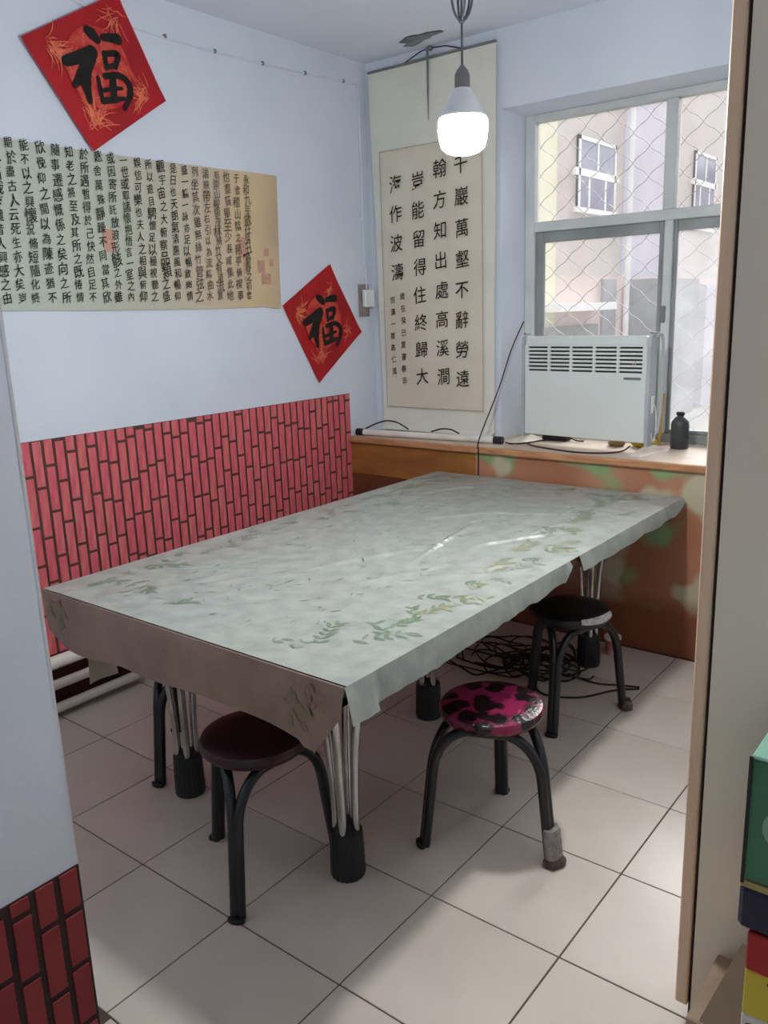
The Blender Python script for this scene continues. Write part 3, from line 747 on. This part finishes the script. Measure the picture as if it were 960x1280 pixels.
n3 = nt.nodes.new('ShaderNodeTexNoise'); n3.inputs['Scale'].default_value = 90; nt.links.new(tc.outputs['Object'], n3.inputs[0])
bp_ = nt.nodes.new('ShaderNodeBump'); bp_.inputs['Strength'].default_value = .5; bp_.inputs['Distance'].default_value = .004; nt.links.new(n3.outputs['Fac'], bp_.inputs['Height']); nt.links.new(bp_.outputs[0], b.inputs['Normal'])

def stool(cx, cy, ang, seatm, label, wraps=(), worn=False):
    t = tag(empty('round_stool', (cx, cy, 0), ang), label, 'stool', 'round stools around the table')
    prof = [(.135, .4135), (.152, .415), (.160, .424), (.161, .437), (.155, .449), (.140, .455), (.10, .458), (.05, .4585), (0, .4585)]
    s = MB().lathe(prof, seg=40).build('seat', seatm, t, True)
    MB().lathe([(.10, .4125), (.150, .4125), (.150, .4145), (.10, .4145)], seg=40).build('seat_board', M['blackplastic'], t)
    A = [2*math.pi*k/3 for k in range(3)]
    for i in range(3):
        a0, a1 = A[i], A[(i+1) % 3]
        F0, F1 = Vector((math.cos(a0), math.sin(a0), 0)), Vector((math.cos(a1), math.sin(a1), 0)); d = (F1-F0).normalized()
        H = .26; top = .397; TR = .0155; SP = .0150; arc = .105
        def rad_(z): return .238 - .12*z if z < H else .238 - .12*H - .10*(z-H)
        def half(F, sg):
            out = [F*rad_(z) + d*sg*SP + Vector((0, 0, z)) for z in (.003, .09, .18, H)]
            for q in range(1, 8):
                th = math.pi/2*q/7; z = H+(top-H)*math.sin(th)
                out.append(F*rad_(z) + d*sg*(SP+arc*(1-math.cos(th))) + Vector((0, 0, z)))
            return out
        left, right = half(F0, 1), half(F1, -1)
        MB().tube(smoothpath(left+right[::-1], 3), TR, 10).build('leg_tube', M['blackmetal'], t, True)
    for i in range(3):
        a = A[i]; c = Vector((math.cos(a), math.sin(a), 0)); ft = (c*.238)
        o = MB().lathe([(.0158, 0), (.0172, .002), (.0172, .012), (.0150, .014)], seg=16, sx=.78, sy=1.5).build('foot_pad', M['blackplastic'], t)
        o.location = ft; o.rotation_euler.z = a
    for (i, kind) in wraps:
        a = A[i]; c = Vector((math.cos(a), math.sin(a), 0))
        if kind == 'tape':
            w_ = MB(); vs = []
            pr = [(.019, .028), (.021, .03), (.0215, .05), (.0205, .055), (.0215, .075), (.020, .08), (.0205, .105), (.018, .118)]
            for (r_, z) in pr:
                for k in range(20):
                    q = 2*math.pi*k/20; rad = .238-.12*z; vs.append(((rad+r_*math.cos(q)), r_*1.65*math.sin(q), z))
            w_.add(vs, [(n*20+k, n*20+(k+1) % 20, (n+1)*20+(k+1) % 20, (n+1)*20+k) for n in range(len(pr)-1) for k in range(20)]+[tuple(range(20))[::-1], tuple(range((len(pr)-1)*20, len(pr)*20))])
            o = w_.build('tape_wrap', M['tape'], t, True); o.rotation_euler.z = a; o['label'] = 'grey tape wound round the foot'
        zt = .032 if kind == 'tape' else .04
        w_ = MB(); vs = []; pr = [(.020, .0), (.029, .006), (.029, .014), (.024, zt*.7), (.018, zt)]
        for (r_, z) in pr:
            for k in range(20):
                q = 2*math.pi*k/20; rr = r_*(1+.22*noise.noise((math.cos(q)*2, math.sin(q)*2, z*60+i))); vs.append((.236+rr*math.cos(q), rr*1.3*math.sin(q), z))
        w_.add(vs, [(n*20+k, n*20+(k+1) % 20, (n+1)*20+(k+1) % 20, (n+1)*20+k) for n in range(len(pr)-1) for k in range(20)]+[tuple(range(20))[::-1], tuple(range((len(pr)-1)*20, len(pr)*20))])
        o = w_.build('rag_wrap', M['fuzz'], t, True); o.rotation_euler.z = a
    if worn:
        w_ = MB(); vs = []; n = 22
        for k in range(n+1):
            q = worn[0]+(worn[1]-worn[0])*k/n; wd = math.sin(math.pi*k/n)
            for (r_, z) in ((.1615, .437-.006*wd+.002*noise.noise((k*.9, 0, 0))), (.1605, .441), (.1562, .4495), (.150-.012*wd*(.6+.6*noise.noise((k*.7, 2, 0))), .4535)):
                vs.append(((r_+.0012)*math.cos(q), (r_+.0012)*math.sin(q), z))
        w_.add(vs, [(k*4+m, (k+1)*4+m, (k+1)*4+m+1, k*4+m+1) for k in range(n) for m in range(3)])
        w_.build('worn_edge', mat('bare_lining', (206, 202, 196), .7, (170, 166, 160), 50), t, True)['label'] = 'white lining showing where the cover has worn'
    return t
def face(cx, cy, fx, fy): return math.atan2(fy-cy, fx-cx)
stool(1.951, -1.926, face(1.951, -1.926, 2.183, -1.957), leo, 'black stool with magenta and black spotted seat, clear of the table', wraps=((0, 'tape'),))
stool(1.481, -2.473, face(1.481, -2.473, 1.585, -2.677), M['maroonseat'], 'black stool with plain dark maroon seat half under the front end of the table')
stool(1.785, -1.04, face(1.785, -1.04, 1.962, -.893), M['blackseat'], 'black stool with black seat, white worn edge, near the flowered panel', wraps=((0, 'rag'),), worn=(-1.55, -.45))
stool(.79, -2.15, face(.79, -2.15, .838, -2.368), M['blackseat'], 'black stool mostly hidden behind the table front, leg beside the left chrome leg')

# ------------------------------------------------------------------ heater
ht = tag(empty('convector_heater', (1.352, -.045, .918), math.radians(-4.5)), 'white panel convector heater with slotted grille standing on the window ledge', 'heater')
HW = .338
MB().bev(-HW, HW, .012, .055, .045, .55, .012).build('back_shell', M['greyw'], ht)
MB().bev(-HW, HW, -.004, .012, .045, .375, .004).build('front_panel', M['white'], ht)
MB().bev(-HW, HW, -.004, .03, .502, .552, .010).build('top_strip', M['white'], ht)
MB().box(-HW+.01, HW-.01, .0095, .0118, .37, .505).build('grille_recess', M['dark'], ht)
gm = MB()
cols = [-HW, -.195, -.068, .060, .188, HW]
for k in range(6):
    w0, w1 = ((-HW, -HW+.022) if k == 0 else (HW-.024, HW) if k == 5 else (cols[k]-.007, cols[k]+.007))
    gm.bev(w0, w1, -.003, .0095, .372, .506, .001)
nsl = 8
for k in range(nsl):
    z = .372+.134*k/(nsl-1)
    gm.bev(-HW+.004, HW-.004, -.0025, .0095, z-.0055, z+.0045, .001)
tag(gm.build('grille_slats', M['white'], ht), kind='stuff')
MB().box(HW-.115, HW-.028, -.006, -.0035, .345, .357).build('badge', M['grey'], ht)['label'] = 'small grey name badge'
for q in (0, .012): MB().box(HW-.072+q, HW-.069+q, -.0055, -.002, .418, .434).build('indicator_mark', mat('mark_red', (196, 60, 60), .5, (220, 200, 200), 50), ht)
for s in (-1, 1):
    br = MB(); prof = [(.0, .02), (-.010, .05), (-.010, .30), (-.010, .50), (-.002, .54), (.014, .556), (.036, .556), (.052, .54), (.060, .50), (.062, .30), (.062, .05), (.05, .02)]
    x0, x1 = (HW+.001, HW+.018) if s > 0 else (-HW-.016, -HW-.001)
    n = len(prof); br.add([(x0, p[0], p[1]) for p in prof]+[(x1, p[0], p[1]) for p in prof], [tuple(range(n)), tuple(range(n, 2*n))[::-1]]+[(k, n+k, n+(k+1) % n, (k+1) % n) for k in range(n)])
    br.build('end_bracket', M['greyw'], ht)
    f = MB(); xc = (x0+x1)/2
    f.add([(xc-.03, -.125, 0), (xc+.03, -.125, 0), (xc+.034, .14, 0), (xc-.034, .14, 0), (xc-.022, -.10, .008), (xc+.022, -.10, .008), (xc+.012, .0, .03), (xc-.012, .0, .03), (xc+.012, .07, .03), (xc-.012, .07, .03), (xc-.022, .125, .008), (xc+.022, .125, .008)],
          [(3, 2, 1, 0), (0, 1, 5, 4), (4, 5, 6, 7), (7, 6, 8, 9), (9, 8, 11, 10), (10, 11, 2, 3), (0, 4, 7, 9, 10, 3), (1, 2, 11, 8, 6, 5)])
    f.build('foot', mat('foot_cream', (216, 206, 192), .5, (204, 192, 178), 9), ht)
    MB().bev(xc-.008, xc+.008, .01, .06, .56, .568, .002).build('clip', M['grey'], ht)
loop = [(HW+.022, .02, .09), (HW+.024, .04, .05), (HW+.024, .065, .10), (HW+.024, .06, .19), (HW+.024, .035, .23), (HW+.024, .015, .19)]
hl = [(HW+.030, .02, .545), (HW+.034, .045, .560), (HW+.036, .075, .545), (HW+.036, .085, .48), (HW+.036, .085, .25), (HW+.034, .07, .12), (HW+.028, .05, .08)]
MB().tube(smoothpath(hl, 5), .0075, 8).build('side_handle', M['greyw'], ht, True)
MB().tube(smoothpath(loop, 5), .0035, 6).build('side_cord', M['socketw'], ht, True)
MB().bev(HW+.018, HW+.024, .015, .042, .20, .27, .002).build('switch', M['socketw'], ht)
cr = tag(MB().tube(smoothpath([(1.06, -.085, .9235), (1.14, -.15, .9235), (1.28, -.20, .9235), (1.42, -.225, .923), (1.54, -.19, .9235), (1.60, -.125, .927), (1.625, -.085, .948)], 8), .0042, 6).build('heater_cord', M['redcable'], None, True), 'dark cord drooping along the ledge below the heater', 'cord')

# things on the ledge
bt = tag(empty('ink_bottle', (1.79, .125, .918)), 'dark grey bottle with narrow stopper standing on the window ledge right of the heater', 'bottle')
M['bottle'] = mat('dark_bottle', (62, 64, 66), .45, (52, 54, 56), 8)
MB().lathe([(.040, 0), (.043, .006), (.043, .115), (.040, .132), (.026, .150), (.016, .157), (.015, .163)], seg=28).build('body', M['bottle'], bt, True)
MB().lathe([(.015, .160), (.020, .165), (.020, .176), (.016, .180), (0, .181)], seg=20).build('stopper', M['blackplastic'], bt, True)
bd_ = tag(empty('black_box', (1.13, .10, .918)), 'black adapter box lying on the ledge behind the heater', 'box')
MB().bev(-.06, .085, -.035, .035, 0, .048, .008).build('case', M['blackplastic'], bd_); MB().tube(smoothpath([(.085, 0, .02), (.14, -.02, .008), (.17, .0, .006)], 5), .004, 6).build('lead', M['cable'], bd_, True)
yc_ = tag(empty('yellow_cloth', (1.625, .09, .918)), 'crumpled yellow cloth on the ledge behind the heater', 'cloth')
def lump(name, m, parent, sx, sy, sz, seed, loc=(0, 0, 0)):
    bm = bmesh.new(); bmesh.ops.create_icosphere(bm, subdivisions=3, radius=1)
    for v in bm.verts:
        k = 1+.28*noise.noise(v.co*2.2+Vector((seed, 0, 0)))
        v.co = Vector((v.co.x*sx*k, v.co.y*sy*k, max(v.co.z*sz*k, -sz*.55)))+Vector((0, 0, sz*.55))
    me = bpy.data.meshes.new(name); bm.to_mesh(me); bm.free(); me.materials.append(m); return link(name, me, parent, True, loc)
lump('cloth', mat('yellow_fabric', (214, 188, 40), .7, (196, 166, 34), 9), yc_, .06, .04, .042, 3)
lump('fold', mat('tan_fabric', (172, 146, 104), .8, (150, 124, 86), 20), yc_, .04, .035, .035, 9, (-.13, -.03, 0))
cp = tag(MB().tube(smoothpath([(.955, -.115, .924), (1.0, -.14, .9235), (1.05, -.10, .9235), (1.09, .02, .9235), (1.12, .06, .926)], 7), .0045, 6).build('ledge_cord', M['cable'], None, True), 'black cord on the ledge between the scroll roller and heater', 'cord')
wc = tag(MB().tube(smoothpath([(.885, .20, 1.54), (.895, .05, 1.40), (.902, -.10, 1.20), (.902, -.29, .97), (.898, -.298, .90), (.888, -.283, .80), (.882, -.282, .50), (.90, -.285, .03)], 8), .0038, 6).build('window_cord', M['redcable'], None, True), 'thin dark cord hanging from the window side across the ledge edge', 'cord')
gs = tag(MB().tube([(1.672, .17, .921), (1.662, .238, 1.17)], .007, 8).build('yellow_stick', mat('yellow_stick', (206, 164, 70), .5, (190, 148, 60), 9), None, True), 'thin yellow stick leaning on the window frame behind the heater', 'stick')

# ------------------------------------------------------------------ power socket and wall cable
sk = tag(empty('power_socket', (.001, -.09, 1.69)), 'white plug box on a grey backboard low in the room corner', 'socket')
MB().bev(0, .012, -.052, .035, -.095, .085, .002).build('backboard', M['backboard'], sk)
MB().bev(.012, .042, -.035, .050, -.045, .055, .006).build('plug_box', M['socketw'], sk)
kb = MB().tube(smoothpath([(.006, -2.30, 2.885), (.006, -1.95, 2.862), (.006, -1.522, 2.806), (.006, -1.0, 2.80), (.006, -.5, 2.815), (.006, -.10, 2.832), (.006, -.082, 2.80), (.006, -.080, 2.3), (.006, -.085, 1.95), (.008, -.075, 1.82), (.014, -.08, 1.75)], 8), .005, 6).build('wall_cable', M['whitecable'], None, True)
tag(kb, 'thin white cable clipped along the upper left wall and down the corner', 'cable')
for (y, z) in ((-1.38, 2.806), (-1.1, 2.802), (-.8, 2.807), (-.5, 2.817), (-.2, 2.83)): MB().bev(0, .013, y-.006, y+.006, z-.009, z+.008, .002).build('clip', M['grey'], kb)

# ------------------------------------------------------------------ bulb
bx, by = 1.885, -1.95
pl = tag(empty('pendant_bulb', (bx, by, CEIL)), 'lit white bulb hanging on a knotted cord over the table', 'lamp')
zb = 2.021-CEIL; BS = 1.22
M['bulb'] = mat('bulb_diffuser', (255, 255, 255), .3, emit=((.97, 1.0, 1.0), 150))
MB().lathe([(a*BS, b*BS) for a, b in [(0, 0), (.020, .001), (.036, .006), (.046, .014), (.051, .030), (.053, .050), (.053, .068), (.050, .074)]], (0, 0, zb), 32).build('diffuser', M['bulb'], pl, True)
MB().lathe([(a*BS, b*BS) for a, b in [(.050, .074), (.048, .080), (.034, .105), (.021, .126), (.018, .132)]], (0, 0, zb), 28).build('heat_sink', mat('bulb_body', (226, 230, 232), .4, (212, 216, 220), 9), pl, True)
MB().lathe([(a*BS, b*BS) for a, b in [(.015, .128), (.0165, .130), (.0165, .158), (.012, .168), (.005, .176), (.004, .178)]], (0, 0, zb), 20).build('lamp_holder', M['grey'], pl, True)
M['cordgrey'] = mat('grey_cord', (96, 98, 104), .6, (84, 86, 92), 20)
MB().tube([(0, 0, zb+.21), (0, 0, zb+.318), (.002, 0, -.30), (0, 0, 0)], .0032, 6).build('cord', M['cordgrey'], pl, True)
kz = zb+.32
for (rx, rz, ph, yo) in ((.030, .075, .2, .004), (.024, .06, .9, -.004), (.036, .068, 2.4, .0)):
    pts = [(rx*math.sin(a)*math.cos(ph), rx*math.sin(a)*math.sin(ph)+yo, kz+rz*(1-math.cos(a))) for a in [2*math.pi*k/20 for k in range(21)]]
    MB().tube(pts, .0032, 6).build('cord_loop', M['cordgrey'], pl, True)
MB().lathe([(0, 0), (.008, .002), (.009, .008), (.007, .014), (0, .016)], (0, 0, kz-.006), 12).build('knot', M['cordgrey'], pl, True)
MB().lathe([(.012, -.03), (.04, -.022), (.045, 0)], (0, 0, 0), 20).build('ceiling_rose', M['socketw'], pl, True)

# ------------------------------------------------------------------ under the table: cables and cup
cc = tag(empty('cable_heap', (1.35, -.75, 0)), 'tangled heap of black cables on the floor under the table', 'cables')
cmb = MB(); rr = random.Random(11)
for k in range(15):
    cx, cy = rr.uniform(-.12, .22), rr.uniform(-.12, .16); ra_, rb_ = rr.uniform(.09, .24), rr.uniform(.09, .2); ph = rr.uniform(0, 6.28); hz = rr.uniform(.006, .05)
    pts = []
    n = rr.randint(18, 30)
    for i in range(n):
        a = ph+6.28*i/20; pts.append((cx+ra_*math.cos(a)*(1+.12*noise.noise((i*.3, k, 0))), cy+rb_*math.sin(a)*(1+.12*noise.noise((i*.3, k, 4))), .0045+hz*abs(math.sin(a*1.5+k))*.9))
    if k in (3, 8): pts = [p for p in pts]
    cmb.tube(smoothpath(pts, 3), .0042, 5)
tag(cmb.build('cable_coils', M['cable'], cc, True), kind='stuff')
MB().tube(smoothpath([(.18, -.12, .006), (.28, -.22, .005), (.42, -.17, .005), (.52, -.02, .005), (.60, .05, .005)], 6), .0042, 5).build('cable_end', M['cable'], cc, True)
MB().tube(smoothpath([(.28, .02, .006), (.42, .0, .005), (.52, .04, .005), (.60, .052, .012)], 6), .0042, 5).build('cable_end', M['cable'], cc, True)
MB().tube(smoothpath([(-.2, -.1, .006), (-.26, -.05, .02), (-.34, -.2, .005), (-.3, -.35, .005)], 6), .0042, 5).build('cable_end', M['cable'], cc, True)
cu = tag(empty('paper_cup', (1.70, -.40, 0)), 'small red and white tub on the floor behind the black stool', 'cup')
MB().lathe([(.028, 0), (.030, .004), (.034, .075), (.036, .08)], seg=24).build('body', mat('cup_red', (170, 84, 86), .5, (206, 170, 164), 22), cu, True)
MB().lathe([(.039, .078), (.040, .081), (.040, .090), (.036, .095), (0, .096)], seg=24).build('lid', M['socketw'], cu, True)

# ------------------------------------------------------------------ boxes at the right
gb = tag(empty('green_carton', (3.04, -2.45, .535)), 'green and navy carton on top of the red and yellow box', 'box')
M['green'] = mat('carton_green', (70, 124, 92), .4, (54, 106, 76), 4)
M['navy'] = mat('carton_navy', (30, 30, 58), .4, (24, 24, 48), 6)
M['mint'] = mat('carton_mint', (160, 212, 190), .4, (146, 198, 176), 5)
hw = .185
MB().bev(-hw, hw, -.13, .13, .10, .335, .004).build('body', M['green'], gb)
MB().bev(-hw-.004, hw+.004, -.134, .132, .003, .088, .008).build('base_band', M['navy'], gb)
MB().box(-hw-.002, hw+.002, -.132, .131, .088, .1).build('gold_band', mat('carton_gold', (180, 160, 104), .35, (164, 142, 90), 9), gb)
MB().bev(-hw, hw, -.13, .13, .335, .342, .002).build('lid', M['mint'], gb)
MB().box(-hw-.003, -hw+.003, -.1335, -.13, .095, .340).build('corner_fold', M['blackplastic'], gb)
MB().box(-hw+.035, -hw+.12, -.1318, -.13, .27, .315).build('printed_label', mat('label_pink', (214, 196, 200), .5, (196, 176, 182), 14), gb)
k = 30; MB().add([(-hw+.10+.075*math.cos(2*math.pi*i/k), -.1312, .215+.055*math.sin(2*math.pi*i/k)) for i in range(k)], [tuple(range(k))]).build('printed_oval', mat('print_pale', (140, 172, 146), .5, (120, 156, 128), 9), gb)
rb_ = tag(empty('striped_carton', (3.055, -2.45, 0)), 'red, yellow and white carton standing under the green carton', 'box')
MB().bev(-hw, hw, -.13, .13, .0, .36, .003).build('white_panel', mat('carton_white', (220, 214, 208), .5, (206, 200, 194), 6), rb_)
MB().bev(-hw, hw, -.13, .13, .36, .455, .003).build('yellow_panel', mat('carton_yellow', (214, 190, 60), .5, (204, 178, 52), 6), rb_)
MB().bev(-hw, hw, -.13, .13, .455, .533, .003).build('red_panel', mat('carton_red', (176, 34, 38), .5, (160, 28, 34), 6), rb_)
load_glyphs('W')
t = MB()
glyph(t, 'W', lambda u, v: (u, -.1312, v), -hw+.055, .435, .034)
t.build('lettering', M['ink'], rb_)
MB().add([(-hw+.018+.011*math.cos(2*math.pi*i/16), -.1312, .338+.008*math.sin(2*math.pi*i/16)) for i in range(16)], [tuple(range(16))]).build('emblem', M['ink'], rb_)
kb_ = tag(empty('brown_carton', (2.81, -2.42, 0)), 'brown cardboard carton with a raised flap beside the striped box', 'box')
M['card'] = mat('cardboard', (168, 146, 124), .8, (154, 130, 108), 9, stretch=(1, 1, 4))
MB().bev(-.055, .052, -.10, .11, 0, .235, .003).build('body', M['card'], kb_)
MB().add([(-.03, -.095, .235), (.052, -.095, .235), (.052, .03, .345), (.01, .03, .345), (-.03, -.09, .238), (.052, -.09, .238), (.052, .034, .348), (.01, .034, .348)], [(0, 1, 2, 3), (7, 6, 5, 4), (0, 4, 5, 1), (1, 5, 6, 2), (2, 6, 7, 3), (3, 7, 4, 0)]).build('flap', mat('cardboard_dark', (128, 108, 90), .8, (116, 98, 80), 9), kb_)
